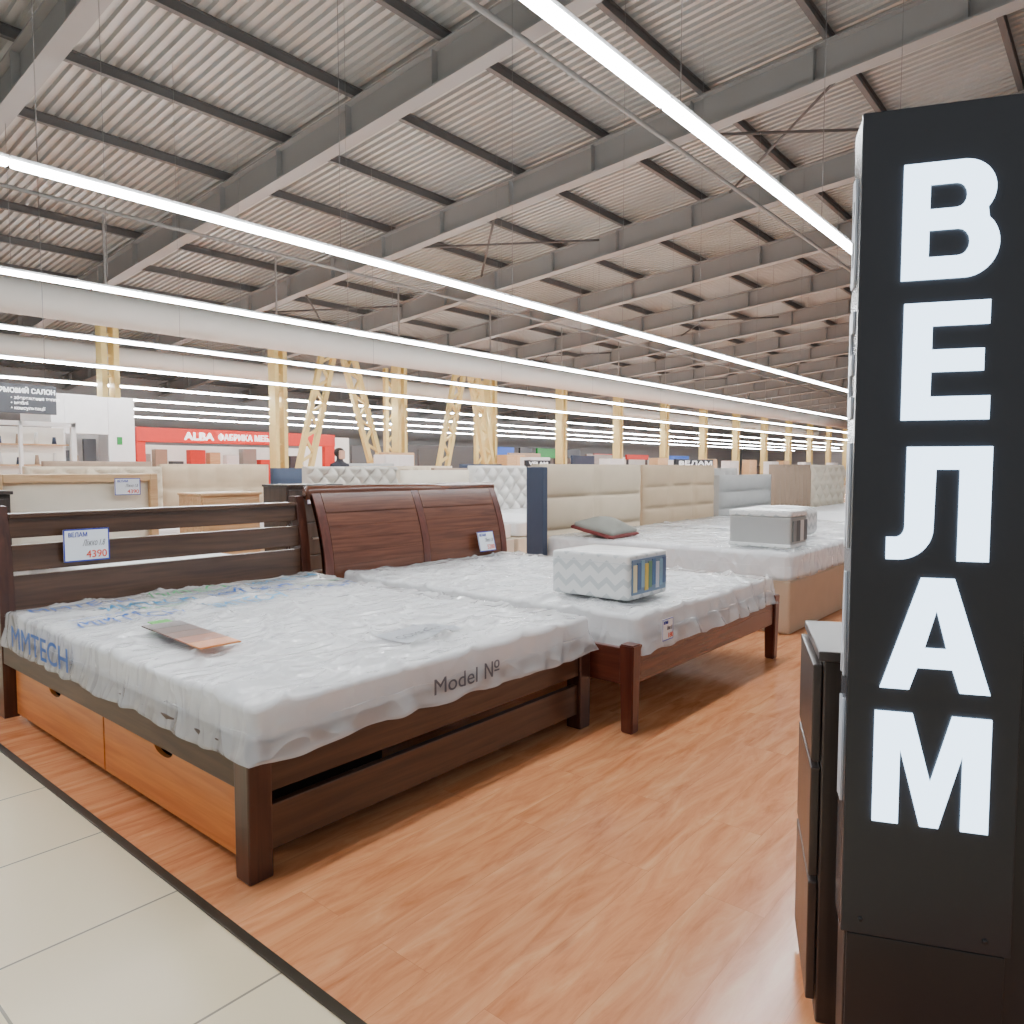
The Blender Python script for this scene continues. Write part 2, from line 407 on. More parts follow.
for (yy,zz,r,x0,x1) in ((17.4,4.78,.36,-6,74),(25.5,4.95,.3,-6,80)):
    e=thing("air_duct","large pale fabric air duct hung under the roof","air duct",(0,yy,zz),0,"fabric air ducts")
    cyl("duct_sleeve",(x0,0,0),(x1,0,0),r,m_duct,e,32)
    x=x0+1
    while x<x1: cyl("duct_hanger",(x,0,r-.01),(x,0,rz(yy)+.955-zz),.005,m_wire,e,5); x+=5
# ---------------------------------------------------------------- columns
for k in range(-1,14):
    x=8.8+5.5*k; y=22.6
    e=thing("steel_column","cream painted steel column with slim grey head","column",(x,y,0),0,"cream steel columns")
    boxes("shaft",[(-.24,-.09,-.2,.2,0,5.6),(.09,.24,-.2,.2,0,5.6)]+[(-.1,.1,-.03,.03,.3+.6*i,.36+.6*i) for i in range(9)],m_colm,e,0)
    box("column_head",-.025,.025,-.025,.025,5.58,rz(y)+.71,m_beam,e,.004)
def lattice(x0,z0,x1,z1,y=22.6,w=.5):
    a=Vector((x0,0,z0)); b=Vector((x1,0,z1)); d=(b-a); L=d.length; d.normalize(); n=Vector((-d.z,0,d.x))
    bm=bmesh.new()
    def bar(p,q,t):
        v=q-p; r=bmesh.ops.create_cube(bm,size=1); vs=r['verts']
        bmesh.ops.scale(bm,vec=(t,t,v.length),verts=vs)
        bmesh.ops.rotate(bm,cent=(0,0,0),matrix=Vector((0,0,1)).rotation_difference(v.normalized()).to_matrix(),verts=vs)
        bmesh.ops.translate(bm,vec=(p+q)/2,verts=vs)
    bar(a-n*w/2,b-n*w/2,.17); bar(a+n*w/2,b+n*w/2,.17)
    N=int(L/.45)
    for i in range(N):
        p=a+d*(L*i/N)+n*(w/2)*(1 if i%2 else -1); q=a+d*(L*(i+1)/N)+n*(w/2)*(-1 if i%2 else 1)
        bar(p,q,.09)
    return tag(meshob("lattice_brace",bm,m_colm,None,(0,y,0)),"cream lattice steel brace standing between columns","brace","lattice steel braces")
for q in ((15.0,.08,16.4,5.5),(19.0,.08,17.3,5.5),(21.4,.08,22.8,5.5,22.1),(25.0,.08,23.6,5.5,22.1),(20.7,.08,20.7,5.5,24.2),(26.3,.08,26.3,5.5,24.2)): lattice(*q)
# ---------------------------------------------------------------- BED 1 (dark wood)
b1=thing("double_bed","dark brown wooden double bed with orange drawers underneath","bed",(1.16,2.04,0))
W,Lb=1.875,2.46
for x in (0,W-.085): box("leg",x,x+.085,0,.085,0,.43,m_darkz,b1,.006)
for x in (0,W-.07):
    bm=bmesh.new(); prev=None; N=12
    for i in range(N+1):
        z=1.10*i/N; o=.09*max(0,(z-.5)/.63)**2
        r=[bm.verts.new(c) for c in ((0,o,z),(.07,o,z),(.07,o+.08,z),(0,o+.08,z))]
        if prev:
            for a in range(4): bm.faces.new((prev[a],prev[(a+1)%4],r[(a+1)%4],r[a]))
        else: bm.faces.new(r[::-1])
        prev=r
    bm.faces.new(prev)
    meshob("headboard_post",bm,m_darkz,b1,(x,Lb-.08,0))
boxes("headboard",[(.07,W-.07,Lb-.01,Lb+.03,.93,1.04),(.07,W-.07,Lb-.04,Lb-.005,.755,.895),(.07,W-.07,Lb-.055,Lb-.02,.54,.735),(.07,W-.07,Lb-.03,Lb+.07,1.035,1.06)],m_dark,b1,.004)
box("side_rail",.005,.04,.085,Lb-.08,.29,.425,m_darky,b1,.004)
box("side_rail",W-.04,W-.005,.085,Lb-.08,.29,.425,m_darky,b1,.004)
box("footboard_rail",.085,W-.085,.015,.05,.27,.42,m_dark,b1,.004)
box("footboard_rail",.085,W-.085,.02,.05,.075,.225,m_dark,b1,.004)
box("mattress_support",.05,W-.05,.06,Lb-.1,.36,.40,m_dark,b1,.004)
def drawer(x,y0,y1,parent):
    z0,z1=.03,.275; yc=(y0+y1)/2
    pts=[(y0,z0),(y1,z0),(y1,z1)]+[(yc+.075*math.cos(a),z1-.045*math.sin(a)**.6) for a in [math.pi*i/14 for i in range(15)]]+[(y0,z1)]
    bm=bmesh.new()
    vs=[bm.verts.new((0,p[0]-yc,p[1]-.15)) for p in pts]; f=bm.faces.new(vs)
    r=bmesh.ops.extrude_face_region(bm,geom=[f]); bmesh.ops.translate(bm,vec=(.018,0,0),verts=[v for v in r['geom'] if isinstance(v,bmesh.types.BMVert)])
    bmesh.ops.triangulate(bm,faces=[f for f in bm.faces if len(f.verts)>4]); bmesh.ops.recalc_face_normals(bm,faces=bm.faces[:])
    d=meshob("drawer",bm,m_or,parent,(x,yc,.15))
    h=(y1-y0)/2
    boxes("drawer_box",[(.019,.6,-h+.01,-h+.025,-.11,.09),(.019,.6,h-.025,h-.01,-.11,.09),(.585,.6,-h+.02,h-.02,-.11,.09),(.019,.6,-h+.02,h-.02,-.115,-.105)],m_drawshade,d,0)
drawer(.045,.13,1.21,b1); drawer(.045,1.225,2.33,b1)
mt=thing("mattress","white mattress wrapped in clear printed plastic film","mattress",(2.10,3.25,.405))
rbox("mattress_body",1.78,2.32,.14,(0,0,.072),.028,26,.002,3,m_mat,mt)
wr=rbox("plastic_wrap",1.84,2.40,.185,(0,-.01,.066),.022,130,.003,4,m_film,mt,seed=2,flare=.03,crease=.02)
bv=bvof(wr)
drape(text("printed_lettering","MMTECH",.15,(-.95,.98,.012),(math.pi/2,0,-math.pi/2),m_blue,mt,.0,.74,.0025),bv,(1,0,0),.002,True)
rr=random.Random(3)
for (tx,ty,tw,sz,mm) in ((-.82,.44,.48,.20,m_blue),(-.22,.42,.48,.20,m_teal),(.34,.52,.48,.19,m_blue),(-.60,.72,.48,.20,m_teal),(.0,.73,.50,.20,m_blue),(-.86,.98,.5,.17,m_blue),(-.26,.99,.5,.16,m_green),(.34,.95,.5,.16,m_teal)):
    drape(text("printed_lettering","MMTECH",sz,(tx,ty,.187),(0,0,rr.uniform(-.06,.06)),mm,mt,0,tw,0),bv,(0,0,-1),.004)
for (tx,ty,mm) in ((-.55,.65,m_green),(.02,.64,m_teal),(.52,.74,m_green),(-.1,.92,m_blue),(-.8,.64,m_blue)):
    drape(text("printed_lettering","comfort & quality",.06,(tx,ty,.187),(0,0,0),mm,mt,0,.34,0),bv,(0,0,-1),.004)
drape(text("printed_lettering","Model №",.09,(-.18,-1.3,.022),(math.pi/2,0,0),m_inkgrey,mt,0,.38,.0004),bv,(0,1,0),.002,True)
def plate(name,x0,x1,y0,y1,mat,parent):
    bm=bmesh.new(); bmesh.ops.create_grid(bm,x_segments=8,y_segments=5,size=.5); bmesh.ops.scale(bm,vec=(x1-x0,y1-y0,1),verts=bm.verts)
    return meshob(name,bm,mat,parent,((x0+x1)/2,(y0+y1)/2,.19))
drape(plate("film_label",-.05,.3,-.95,-.72,M("pale_grey_label",S(170,176,184),.4),mt),bv,(0,0,-1),.003)
drape(text("printed_lettering","COMFORT",.075,(-.02,-.87,.187),(0,0,0),m_inkgrey,mt,0,.28),bv,(0,0,-1),.006)
sp=thing("wood_sample_strip","long card of brown and orange wood samples lying on mattress","sample card",(1.485,3.06,.588),math.radians(-3))
cols=[S(74,54,48),S(92,60,48),S(116,72,52),S(166,94,54),S(222,134,64)]
for i,c in enumerate(cols):
    y1=.3-.6*i/5; box("wood_sample",-.085,.085,y1-.118,y1,0,.006,M("sample_%d"%i,c,.4),sp,.001)
box("green_label",-.03,.06,.30,.38,0,.004,M("green_card",S(110,200,100),.5),sp,.001)
def price(name,x,y,z,w,h,lab,rot=(0,0,0),big="4390"):
    e=thing(name,lab,"price tag",(x,y,z)); e.rotation_euler=rot
    box("card",-w/2,w/2,-.002,.002,0,h,m_paper,e,.0008)
    boxes("card_border",[(-w/2,w/2,-.003,-.0025,h*.96,h),(-w/2,w/2,-.003,-.0025,0,h*.04),(-w/2,-w*.47,-.003,-.0025,0,h),(w*.47,w/2,-.003,-.0025,0,h)],m_inkblue,e,0)
    text("lettering","ВЕЛАМ",h*.19,(-w*.40,-.0035,h*.76),(math.pi/2,0,0),m_inkblue,e,.0004,w*.4,.0006)
    text("lettering","Ліжко 1.8",h*.26,(-w*.1,-.0035,h*.47),(math.pi/2,0,0),m_inkgrey,e,.0004,w*.5,0,'LEFT',.4)
    text("lettering",big,h*.32,(-w*.02,-.0035,h*.1),(math.pi/2,0,0),m_inkred,e,.0004,w*.45,.0006)
    return e
price("price_tag",1.58,4.42,.785,.235,.18,"white price card with blue border and red price on headboard",(0,0,0))
# ---------------------------------------------------------------- BED 2 (mahogany)
b2=thing("double_bed","mahogany wooden double bed with curved sleigh headboard","bed",(3.045,1.80,0))
W2,L2=1.94,2.55
for x in (0,W2-.08):
    bm=bmesh.new(); bmesh.ops.create_cube(bm,size=1); bmesh.ops.scale(bm,vec=(.08,.08,.44),verts=bm.verts)
    for v in bm.verts:
        if v.co.z<0: v.co.x*=.8; v.co.y*=.8
    bmesh.ops.bevel(bm,geom=bm.edges[:],offset=.006,segments=2,affect='EDGES')
    meshob("leg",bm,m_redz,b2,(x+.04,.04,.22))
box("footboard_rail",.08,W2-.08,.015,.055,.24,.43,m_red,b2,.006)
box("side_rail",.01,.045,.08,L2-.08,.24,.42,m_redy,b2,.004)
box("side_rail",W2-.045,W2-.01,.08,L2-.08,.24,.42,m_redy,b2,.004)
box("mattress_support",.05,W2-.05,.06,L2-.1,.36,.40,m_redy,b2,.004)
def back(z): 
    t=max(0,(z-.55)/.6); return -.02+.17*t**1.8
def curved(name,x0,x1,z0,z1,th,mat,parent,yo=0,N=14):
    bm=bmesh.new(); prev=None
    for i in range(N+1):
        z=z0+(z1-z0)*i/N; y=L2-.06+back(z)+yo
        r=[bm.verts.new(c) for c in ((x0,y,z),(x1,y,z),(x1,y+th,z),(x0,y+th,z))]
        if prev:
            for a in range(4): bm.faces.new((prev[a],prev[(a+1)%4],r[(a+1)%4],r[a]))
        else: bm.faces.new(r[::-1])
        prev=r
    bm.faces.new(prev)
    return meshob(name,bm,mat,parent)
curved("headboard",.0,W2,.3,1.13,.03,m_red,b2)
for (a,b) in ((0,.07),(W2/2-.035,W2/2+.035),(W2-.07,W2)):
    curved("stile",a,b,.0 if a in(0,W2-.07) else .45,1.12,.04,m_redz,b2,-.014)
for (a,b) in ((.075,W2/2-.04),(W2/2+.04,W2-.075)):
    for i in range(5):
        z0=.52+i*.092
        curved("slat",a,b,z0,z0+.0895,.012,m_red,b2,-.010,5)
    curved("upper_panel",a,b,.985,1.12,.014,m_red,b2,-.013,6)
ob=cyl("top_roll",(-.01,L2+.115,1.125),(W2+.01,L2+.115,1.125),.05,m_red,b2,20)
m2=thing("mattress","white mattress wrapped in loose clear plastic film","mattress",(4.06,3.04,.405))
rbox("mattress_body",1.72,2.3,.14,(0,0,.072),.028,26,.002,3,m_mat,m2,seed=5)
rbox("plastic_wrap",1.79,2.39,.185,(0,-.01,.064),.022,110,.004,4,m_film,m2,seed=6,flare=.045,crease=.02)
price("price_tag",4.66,4.19,.59,.2,.17,"small white price card leaning against mahogany headboard",(-.25,0,0),"5200")
price("price_tag",3.32,1.765,.43,.11,.11,"small printed paper label on plastic mattress wrap",(0,0,0),"180")
def packbox(x0,x1,y0,y1,z0,h,lab,m1,seed=0,r=.014,bulge=.004):
    e=thing("bedding_package",lab,"bedding package",((x0+x1)/2,(y0+y1)/2,z0))
    rbox("package_body",x1-x0,y1-y0,h,(0,0,h/2),r,20,.0015,5,m1,e,bulge,seed)
    return e
m_zig=zigzag("zigzag_quilt",S(238,239,238),S(208,213,214),9)
pk=packbox(3.43,3.86,2.06,2.58,.573,.25,"white zigzag quilted bedding package with sample window",m_zig)
win=box("sample_window",-.19,.19,-.268,-.262,.03,.225,M("window_blue",S(110,138,168),.3),pk,.001)
cs=[S(236,226,190),S(80,110,155),S(140,180,204),S(236,208,100),S(110,150,120),S(80,120,170),S(210,218,230),S(130,170,195),S(86,110,150)]
for i,c in enumerate(cs):
    x=-.182+i*.041; z0=.045+.01*(i%3)
    box("fabric_swatch",x,x+.037,-.273,-.267,z0,z0+.15,M("swatch_%d"%i,c,.5),pk,.001)
box("package_seam",-.218,.218,-.263,.263,.20,.204,M("white_piping",S(215,218,220),.5),pk,.0015)
# ---------------------------------------------------------------- upholstered row
def upbed(x,w,hh,mhead,mbase,style,cols,rows,lab,mtlab,y0=2.0,y1=4.33,bz=.42,mz=.62,side=None,puff=.05,name="upholstered_bed",mm=None,res=10,group=None,quilt=True):
    e=thing(name,lab,"bed",(x,y0,0),0,group); L=y1-y0
    box("bed_base",0,w,0,L-.0,.0,bz,mbase,e,.02,3)
    puffy("headboard",w,hh-.02,.1,cols,rows,puff,mhead,e,(w/2,L+.075,.02),style,res)
    if side: box("headboard_side",-.08,-.003,L-.04,L+.17,.02,hh-.03,side,e,.01)
    k=thing("mattress",mtlab,"mattress",(x+w/2,y0+L/2,bz+.003),0,group and group+" mattresses")
    rbox("mattress_body",w-.06,L-.06,mz-bz,(0,-.01,(mz-bz)/2),.035,16,.003,3,mm or m_mat,k,seed=x)
    if quilt: rbox("plastic_wrap",w-.02,L-.02,mz-bz+.03,(0,-.01,(mz-bz)/2+.005),.04,50,.005,4,m_film,k,seed=x+1,flare=.02,crease=.012)
    return e
upbed(5.70,1.96,1.34,m_beige,m_tanbase,'grid',2,4,"beige tufted upholstered double bed with dark side panel","white quilted mattress in plastic on tan base",side=m_navy,puff=.075,res=16,y0=1.98,y1=4.38)
upbed(7.72,1.96,1.34,m_beige2,m_tanbase,'grid',3,5,"sand coloured block tufted upholstered double bed","white quilted mattress in plastic on sand bed",y1=4.38,res=12)
upbed(9.74,1.96,1.2,m_grey,m_grey,'row',1,5,"light grey upholstered bed with horizontal channels","white mattress on light grey bed",quilt=False)
upbed(11.85,1.7,1.36,m_brown,m_brown,'chan',8,1,"taupe upholstered bed with vertical channel headboard","white mattress on taupe bed",quilt=False)
upbed(13.65,1.9,1.36,m_cream,m_cream,'dia',10,8,"cream diamond tufted upholstered bed","white mattress on cream bed",quilt=False,puff=.07)
cu=thing("cushion","grey cushion with dark red edging on quilted mattress","cushion",(6.05,3.90,.70)); cu.rotation_euler=(math.radians(12),0,math.radians(6))
rbox("cushion_face",.56,.42,.05,(0,0,.025),.022,16,.006,4,m_greyc,cu,.075,3)
rbox("cushion_edging",.60,.46,.035,(0,0,-.005),.016,16,.004,4,m_redc,cu,.02,3)
p2=packbox(5.97,6.35,2.08,2.60,.65,.25,"boxy quilted mattress sample block with dark printed side",m_grey,4,.012,0)
box("quilted_top",-.195,.195,-.265,.265,.25,.30,m_zig,p2,.015,3)
box("quilted_bottom",-.195,.195,-.265,.265,-.004,.03,m_zig,p2,.01,3)
for k_,c in enumerate((S(120,128,130),S(70,78,84),S(214,216,216),S(84,92,98))):
    box("side_label",-.17+.085*k_,-.09+.085*k_,-.274,-.266,.05,.22,M("label_tone_%d"%k_,c,.4),p2,.001)
packbox(6.82,7.37,2.3,2.85,.66,.26,"grey and white rolled quilt package on mattress",m_zig,2,.06,.02)
# ---------------------------------------------------------------- background rows
G2="showroom beds in further rows"
def bg(x,y,w,hh,mh,style,cols,rows,lab,mb=None,res=6,L=2.15,puff=.05):
    return upbed(x,w,hh,mh,mb or mh,style,cols,rows,lab,"white mattress on showroom bed",y0=y-L,y1=y,name="upholstered_bed",res=res,group=G2,quilt=False,puff=puff)
e=bg(1.85,6.9,1.2,1.20,m_cream,'row',1,1,"bed with cream headboard panel in light wood frame",L=1.95)
boxes("wood_frame",[(-.05,.02,1.97,2.14,0,1.25),(1.18,1.25,1.97,2.14,0,1.25),(.02,1.18,1.97,2.14,1.18,1.25)],m_tan,e,.006)
bg(5.5,8,1.5,1.32,m_warmg,'dia',12,11,"warm light grey diamond tufted upholstered bed",puff=.09,res=8)
bg(7.08,8,1.45,1.27,m_cream,'grid',2,1,"bed with smooth cream headboard")
bg(8.6,8,1.35,1.34,m_white,'dia',9,9,"white diamond tufted upholstered bed",puff=.1,res=8)
bg(10.2,8,1.6,1.25,m_white,'grid',3,3,"white block tufted upholstered bed")
bg(12.2,8,1.7,1.3,m_cream,'grid',3,3,"cream block tufted upholstered bed")
bg(3.1,10.5,1.7,1.32,m_beige,'dia',9,8,"beige diamond tufted upholstered bed",puff=.08)
bg(5.0,11.0,1.8,1.36,m_beige2,'grid',4,4,"sand upholstered bed with square padding",puff=.08)
bg(7.2,11.5,1.7,1.3,m_navy,'grid',2,1,"dark blue upholstered bed")
bg(9.3,12,1.8,1.34,m_beige,'dia',8,7,"beige tufted upholstered bed",puff=.09)
bg(11.6,12,1.8,1.3,m_brown,'grid',4,3,"taupe stitched upholstered bed")
bg(14,12,1.8,1.32,m_grey,'chan',9,1,"grey channelled upholstered bed")
bg(16.5,9,1.8,1.3,m_cream,'grid',4,3,"cream stitched upholstered bed",puff=.08)
bg(19.5,9,1.8,1.3,m_grey,'grid',4,3,"grey stitched upholstered bed",puff=.08)
bg(4.4,14.0,1.8,1.42,m_brown,'row',1,5,"taupe upholstered bed with horizontal channels")
bg(6.6,14.4,1.8,1.38,m_white,'dia',9,8,"white tufted upholstered bed",puff=.09)
bg(11.2,15,1.8,1.42,m_grey,'grid',3,4,"grey padded upholstered bed")
bg(13.4,15,1.8,1.36,m_beige,'chan',7,1,"beige channelled upholstered bed")
bg(15.6,15,1.8,1.42,m_navy,'grid',3,3,"dark blue padded upholstered bed")
bg(18.2,14,1.8,1.38,m_cream,'dia',8,7,"cream tufted upholstered bed",puff=.08)
def dresser(x,y,w,d,h,m1,lab,nd=3):
    e=thing("dresser",lab,"dresser",(x,y,0))
    box("body",0,w,0.02,d,.0,h-.025,m1,e,.005); box("top",-.01,w+.01,-.01,d+.01,h-.025,h,m1,e,.004)
    for i in range(nd):
        z0=.06+(h-.1)/nd*i
        dr=box("drawer",.015,w-.015,-.005,.018,z0,z0+(h-.1)/nd-.015,m1,e,.004)
        box("handle",-.06,.06,-.03,-.012,-.01,.01,m_wire,dr,.003)
    return e
dresser(3.4,6.7,.62,.45,1.06,m_tan,"light oak chest of drawers")
dresser(4.2,6.5,.67,.45,1.13,m_chest,"dark brown chest of drawers with price card")
price("price_tag",4.5,6.45,.93,.2,.14,"white price card on dark chest of drawers")
price("price_tag",2.80,6.85,1.06,.22,.15,"white price card on cream headboard")
dresser(.95,6.0,.72,.45,1.14,m_chest,"dark chest of drawers beside cream headboard")
# ---------------------------------------------------------------- shops at the back
al=thing("furniture_shop","red furniture shop entrance with white lettering","shop",(12.6,30,0))
box("fascia",0,9.4,-.15,.15,2.34,2.92,m_sred,al,.02)
for (a,b) in ((0,.35),(8.8,9.4)): box("pillar",a,b,-.12,.12,0,2.34,m_sred,al,.02)
box("interior_wall",.1,9.3,2.5,2.6,0,2.3,m_shopin,al,.01)
for (a,b,c,mm_) in ((.6,1.3,1.9,m_shopdk),(1.5,2.0,2.1,m_brown),(2.2,2.7,1.6,m_sdark),(3.0,3.7,2.1,m_sred),(3.9,4.4,2.0,m_tan),(4.7,5.3,1.9,m_kiosk),(5.5,6.2,2.2,m_shopdk),(6.4,7.0,1.7,m_sred),(7.2,7.8,2.1,m_tan),(8.0,8.7,1.9,m_sdark)):
    box("display_unit",a,b,1.6,2.0,0,c,mm_,al,.02)
text("lettering","ALBA",.44,(1.9,-.17,2.47),(math.pi/2,0,0),m_swhite,al,.01,1.25,.02)
text("lettering","ФАБРИКА МЕБЛІ",.36,(3.35,-.17,2.49),(math.pi/2,0,0),m_swhite,al,.01,2.75,.01)
kk=thing("kiosk","white kiosk booth with display opening","kiosk",(6.45,20,0))
boxes("kiosk_wall",[(0,.3,0,.1,0,3.1),(1.3,1.95,0,.1,0,3.1),(.3,1.3,0,.1,2.15,3.1),(1.85,1.95,.1,2.2,0,3.1),(0,.1,.1,2.2,0,3.1),(.1,1.85,2.1,2.2,0,3.1)],m_kiosk,kk,.01)
box("display_shelf",.35,1.25,.3,.7,1.25,1.3,m_tan,kk,.005)
box("display_shelf",.35,1.25,.3,.7,.7,.75,m_tan,kk,.005)
for (a,b,c,d,mm_) in ((.38,.52,1.3,1.75,m_sdark),(.6,.72,1.3,1.62,m_brown),(.85,1.15,1.45,2.05,m_sdark),(.75,.98,1.3,1.42,m_inkblue)): box("display_item",a,b,.4,.5,c,d,mm_,kk,.01)
box("exit_sign",1.5,1.62,-.03,-.002,1.9,2.1,m_sgreen,kk,.005)
sg=thing("hanging_sign","dark grey hanging shop sign with white lettering","sign",(4.0,16,2.33))
box("sign_panel",0,1.27,0,.06,0,.55,m_sdark,sg,.01)
text("lettering","ФІРМОВИЙ САЛОН",.125,(.175,-.01,.38),(math.pi/2,0,0),m_swhite,sg,.003,1.06,.002)
for i,s in enumerate(("• збереження тепла","• меблі","• консультації")):
    text("lettering",s,.085,(.5,-.01,.26-.095*i),(math.pi/2,0,0),m_swhite,sg,.002)
for x in (.1,1.1): cyl("suspension_cable",(x,.03,.55),(x,.03,5.9),.006,m_wire,sg,5)
gl=thing("shop_partition","white partition with glass display shelves","shop partition",(4.0,18,0))
boxes("frame",[(0,.08,0,.1,0,2.3),(2.2,2.3,0,.1,0,2.3),(1.2,1.26,0,.1,0,2.3),(0,2.3,0,.1,2.2,2.3),(0,2.3,0,.1,0,.5)],m_kiosk,gl,.005)
box("back_panel",.05,2.25,.6,.65,0,2.2,m_shopin,gl,.01)
for z in (.9,1.35,1.8): box("shelf",.05,2.25,.3,.6,z,z+.03,m_tan,gl,.003)
k=0
for z in (.93,1.38,1.83):
    for x in (4.95,5.3,5.65,6.0):
        k+=1; e=tag(cyl("vase",(x,18.45,z),(x,18.45,z+.16+.05*(k%3)),.05,(m_navy,m_brown,m_white)[k%3],None,14,.03),"small ceramic vase standing on partition shelf","vase","vases on partition shelves")
for i,(x0,x1,mt_) in enumerate(((45.5,47.8,m_sblue),(48.6,50.2,m_sdark),(51.0,54.0,m_sgreen),(54.6,57.5,m_sdark),(60,64,m_sred),(66,70.5,m_sred),(74,80,m_sblue))):
    e=thing("shop_sign","coloured shop sign board over shop entrance","shop sign",(x0,40,2.2),0,"distant shop signs")
    box("sign_panel",0,x1-x0,0,.2,0,.5 if i>3 else .85,mt_,e,.02)
    for sx in (.2,x1-x0-.4): box("post",sx,sx+.2,0,.2,-(e.location.z),0,m_partd,e,.01)
for (x,y,s,w) in ((22.2,18,"VELAM",1.6),(23.0,12,"ВЕЛАМ",3.0)):
    e=thing("shop_sign","black sign board with white lettering on posts","shop sign",(x,y,1.35),0,"black showroom signs")
    box("sign_panel",0,w,0,.08,0,.26,m_black,e,.01)
    text("lettering",s,.2,(.2,-.01,.06),(math.pi/2,0,0),m_swhite,e,.003,w-.4,.003)
    for sx in (.1,w-.16): box("post",sx,sx+.06,0,.06,-1.35,0,m_black,e,.005)
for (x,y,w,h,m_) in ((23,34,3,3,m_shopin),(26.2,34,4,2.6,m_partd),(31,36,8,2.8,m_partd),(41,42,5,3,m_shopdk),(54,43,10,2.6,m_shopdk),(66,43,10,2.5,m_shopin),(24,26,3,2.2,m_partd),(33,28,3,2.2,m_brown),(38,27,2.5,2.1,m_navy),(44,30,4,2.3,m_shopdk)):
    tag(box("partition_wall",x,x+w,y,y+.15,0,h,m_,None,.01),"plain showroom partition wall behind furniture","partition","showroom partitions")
for i in range(22):
    x=16+i*2.3; y=14+ (i%3)*2.5
    if i in(2,7): continue
    if i==3: x+=.9
    e=thing("wardrobe",("tall white wardrobe with two doors","tall oak wardrobe with two doors","low dark cabinet with doors")[i%3],"wardrobe",(x,y+5,0))
    h=(1.75,1.9,1.5)[i%3]; mm_=(m_kiosk,m_tan,m_chest)[i%3]
    box("body",0,1.3,.02,.6,0,h,mm_,e,.01); box("door",.01,.645,0,.02,.05,h-.03,mm_,e,.005); box("door",.655,1.29,0,.02,.05,h-.03,mm_,e,.005)
# ---------------------------------------------------------------- person
def person(x,y):
    bm=bmesh.new(); sk=bm.verts.layers.skin.verify()
    P=[((0,0,.92),.15),((0,0,1.15),.13),((0,0,1.36),.15),((0,0,1.46),.055),((0,-.01,1.56),.085),((0,-.01,1.66),.08),
       ((.2,0,1.36),.055),((.25,.02,1.1),.045),((.24,-.1,.88),.035),((-.2,0,1.36),.055),((-.25,.02,1.1),.045),((-.24,-.1,.88),.035),
       ((.1,0,.82),.09),((.11,0,.46),.06),((.11,.02,.08),.045),((.11,-.12,.04),.04),((-.1,0,.82),.09),((-.11,0,.46),.06),((-.11,.02,.08),.045),((-.11,-.12,.04),.04)]
    V=[]
    for c,r in P:
        v=bm.verts.new(c); v[sk].radius=(r,r); V.append(v)
    V[0][sk].use_root=True
    for a,b in ((0,1),(1,2),(2,3),(3,4),(4,5),(2,6),(6,7),(7,8),(2,9),(9,10),(10,11),(0,12),(12,13),(13,14),(14,15),(0,16),(16,17),(17,18),(18,19)): bm.edges.new((V[a],V[b]))
    ob=meshob("person",bm,M("dark_clothing",S(48,50,60),.8),None,(x,y,0))
    ob.modifiers.new("s",'SKIN'); s=ob.modifiers.new("d",'SUBSURF'); s.levels=2; s.render_levels=2
    tag(ob,"person in dark clothing with dark hair walking","person")
    rbox("hair",.2,.22,.2,(0,.02,1.64),.09,6,.005,8,M("dark_hair",S(40,30,26),.7),ob)
    rbox("face",.15,.06,.19,(0,-.085,1.59),.028,6,0,8,M("skin",S(205,160,135),.6),ob)
person(9.84,13.2)
# ---------------------------------------------------------------- sign tower
ANG=math.atan2(-.9198,.3923); K=.9; TP=Vector((1.5328,.4153,0))
def zt(z): return 1.3+(z-1.3)*K
tw=thing("sign_tower","tall black sign tower with white illuminated letters","sign tower",TP,ANG)
box("core",.008,.36,.012,.10,.0,zt(2.045),m_black2,tw,.003)
box("front_panel",0,.333*K,0,.013,zt(.255),zt(2.05),m_black,tw,.002)
box("side_panel",0.001,.009,.016,.10,zt(.255),zt(2.045),m_sidegrey,tw,.001)
box("kick_panel",.012,.325*K,.006,.02,0,zt(.25),m_black2,tw,.002)
for (s,z) in ((.036,zt(.29)),(.256,zt(.285))):
    cyl("bolt",(s,-.003,z),(s,.002,z),.005,m_black2,tw,10)
def poly2d(name,loops,x0,x1,z0,z1,parent,mat,y=-.004):
    cu=bpy.data.curves.new(name,'CURVE'); cu.dimensions='2D'; cu.fill_mode='BOTH'; cu.extrude=.002
    for lp in loops:
        s=cu.splines.new('POLY'); s.points.add(len(lp)-1); s.use_cyclic_u=True
        for i,(a,b) in enumerate(lp): s.points[i].co=(x0+(x1-x0)*a,z0+(z1-z0)*b,0,1)
    o=bpy.data.objects.new(name,cu); COL.objects.link(o)
    dg=bpy.context.evaluated_depsgraph_get(); dg.update()
    me=bpy.data.meshes.new_from_object(o.evaluated_get(dg)); bpy.data.objects.remove(o)
    me.materials.clear(); me.materials.append(mat)
    ob=bpy.data.objects.new(name,me); ob.rotation_euler=(math.pi/2,0,0); ob.location=(0,y,0)
    return link(ob,parent)
def arc(cx,cz,rx,rz_,a0,a1,n=14): return [(cx+rx*math.cos(math.radians(a0+(a1-a0)*i/n)),cz+rz_*math.sin(math.radians(a0+(a1-a0)*i/n))) for i in range(n+1)]
Bo=[(0,0)]+[(.62,0)]+arc(.66,.285,.34,.285,-90,48)+arc(.62,.745,.33,.255,-40,90)+[(0,1)]
Bh1=[(.28,.19),(.56,.19)]+arc(.58,.305,.12,.115,-90,90,8)+[(.28,.42)]
Bh2=[(.28,.60),(.54,.60)]+arc(.55,.705,.11,.105,-90,90,8)+[(.28,.81)]
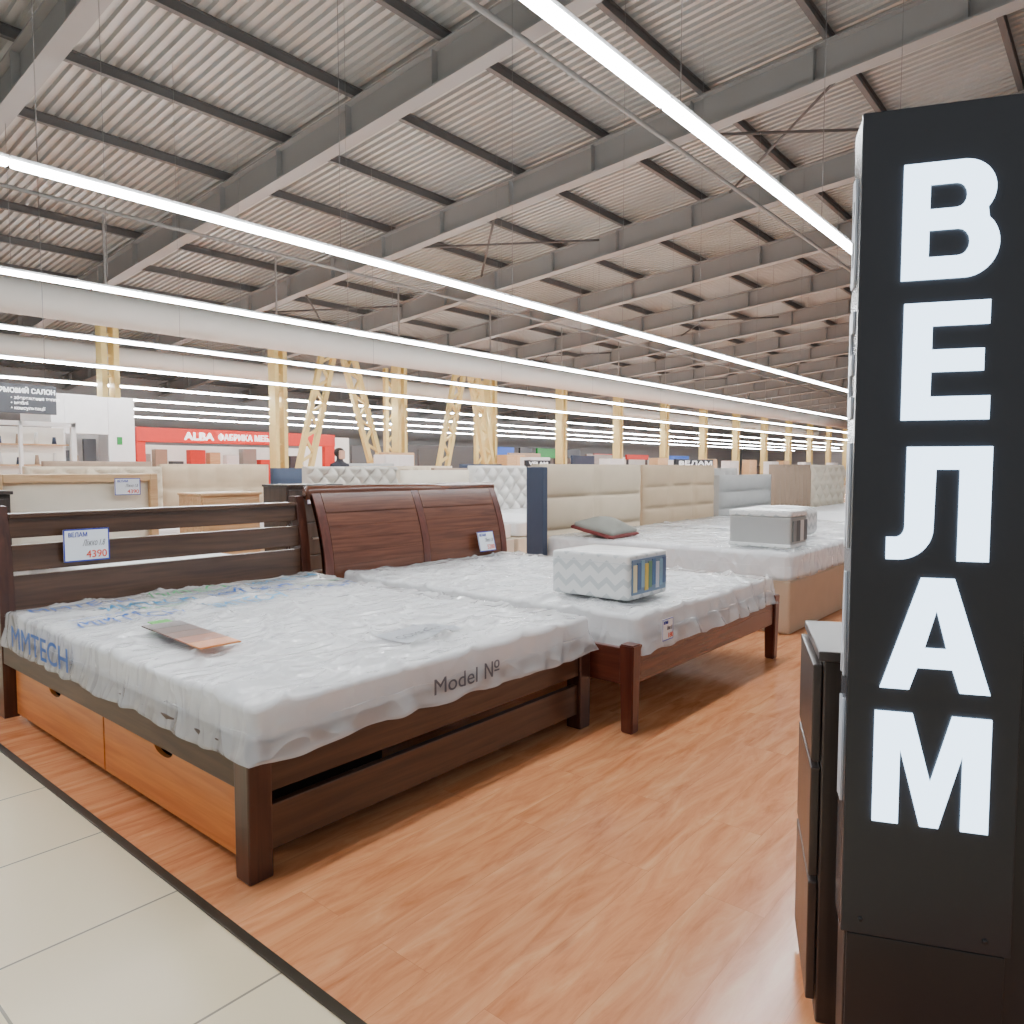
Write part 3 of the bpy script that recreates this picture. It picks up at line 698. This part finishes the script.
LET={'V':[Bo,Bh1,Bh2],
'E':[[(0,0),(1,0),(1,.2),(.33,.2),(.33,.41),(.92,.41),(.92,.6),(.33,.6),(.33,.8),(.97,.8),(.97,1),(0,1)]],
'L':[[(0,0),(.10,0)]+arc(.12,.28,.34,.28,-90,0,10)+[(.47,.80),(.70,.80),(.70,0),(1,0),(1,1),(.18,1),(.18,.42)]+arc(.09,.30,.09,.10,0,-90,6)+[(0,.2)]],
'A':[[(0,0),(.27,0),(.34,.2),(.66,.2),(.73,0),(1,0),(.65,1),(.35,1)],[(.40,.38),(.60,.38),(.5,.72)]],
'M':[[(0,0),(.23,0),(.23,.68),(.42,0),(.58,0),(.77,.68),(.77,0),(1,0),(1,1),(.67,1),(.5,.40),(.33,1),(0,1)]]}
for ch,s0,s1,z0,z1 in (('V',.081,.260,1.693,1.931),('E',.089,.253,1.401,1.645),('L',.068,.262,1.104,1.345),('A',.064,.275,.822,1.066),('M',.056,.280,.522,.770)):
    poly2d("letter",LET[ch],s0*K,s1*K,zt(z0),zt(z1),tw,m_letter)
for ch_,z0 in (('V',1.70),('E',1.41),('L',1.12),('A',.83),('M',.54)):
    o=poly2d("side_letter",LET[ch_],-.08,-.035,zt(z0),zt(z0+.235),tw,m_letter2)
    o.rotation_euler=(math.pi/2,0,-math.pi/2); o.location=(-.0015,0,0)
# ---------------------------------------------------------------- chest beside tower
ch=thing("chest_of_drawers","dark wenge chest of drawers beside black sign tower","chest of drawers",(1.718,.517,0),ANG)
box("body",0,.42,0,.34,.0,.862,m_chest,ch,.004)
box("top",-.012,.43,-.010,.35,.862,.885,m_chtop,ch,.003)
for (z0,z1) in ((.622,.85),(.350,.608),(.05,.335)):
    box("drawer",-.022,-.002,.006,.334,z0,z1,m_chest,ch,.003)
# ---------------------------------------------------------------- world + camera
w=bpy.data.worlds.new("World"); scene.world=w; w.use_nodes=True
w.node_tree.nodes["Background"].inputs[0].default_value=(.92,.96,1,1); w.node_tree.nodes["Background"].inputs[1].default_value=.6  # pale world light added as soft fill through the omitted walls
cam=bpy.data.cameras.new("camera"); co=bpy.data.objects.new("camera",cam); COL.objects.link(co)
co.location=(0,0,1.3); co.rotation_euler=(math.radians(90-3.43),0,math.radians(-49.9))
cam.sensor_width=36; cam.lens=733/1024*36; cam.clip_end=300
scene.camera=co
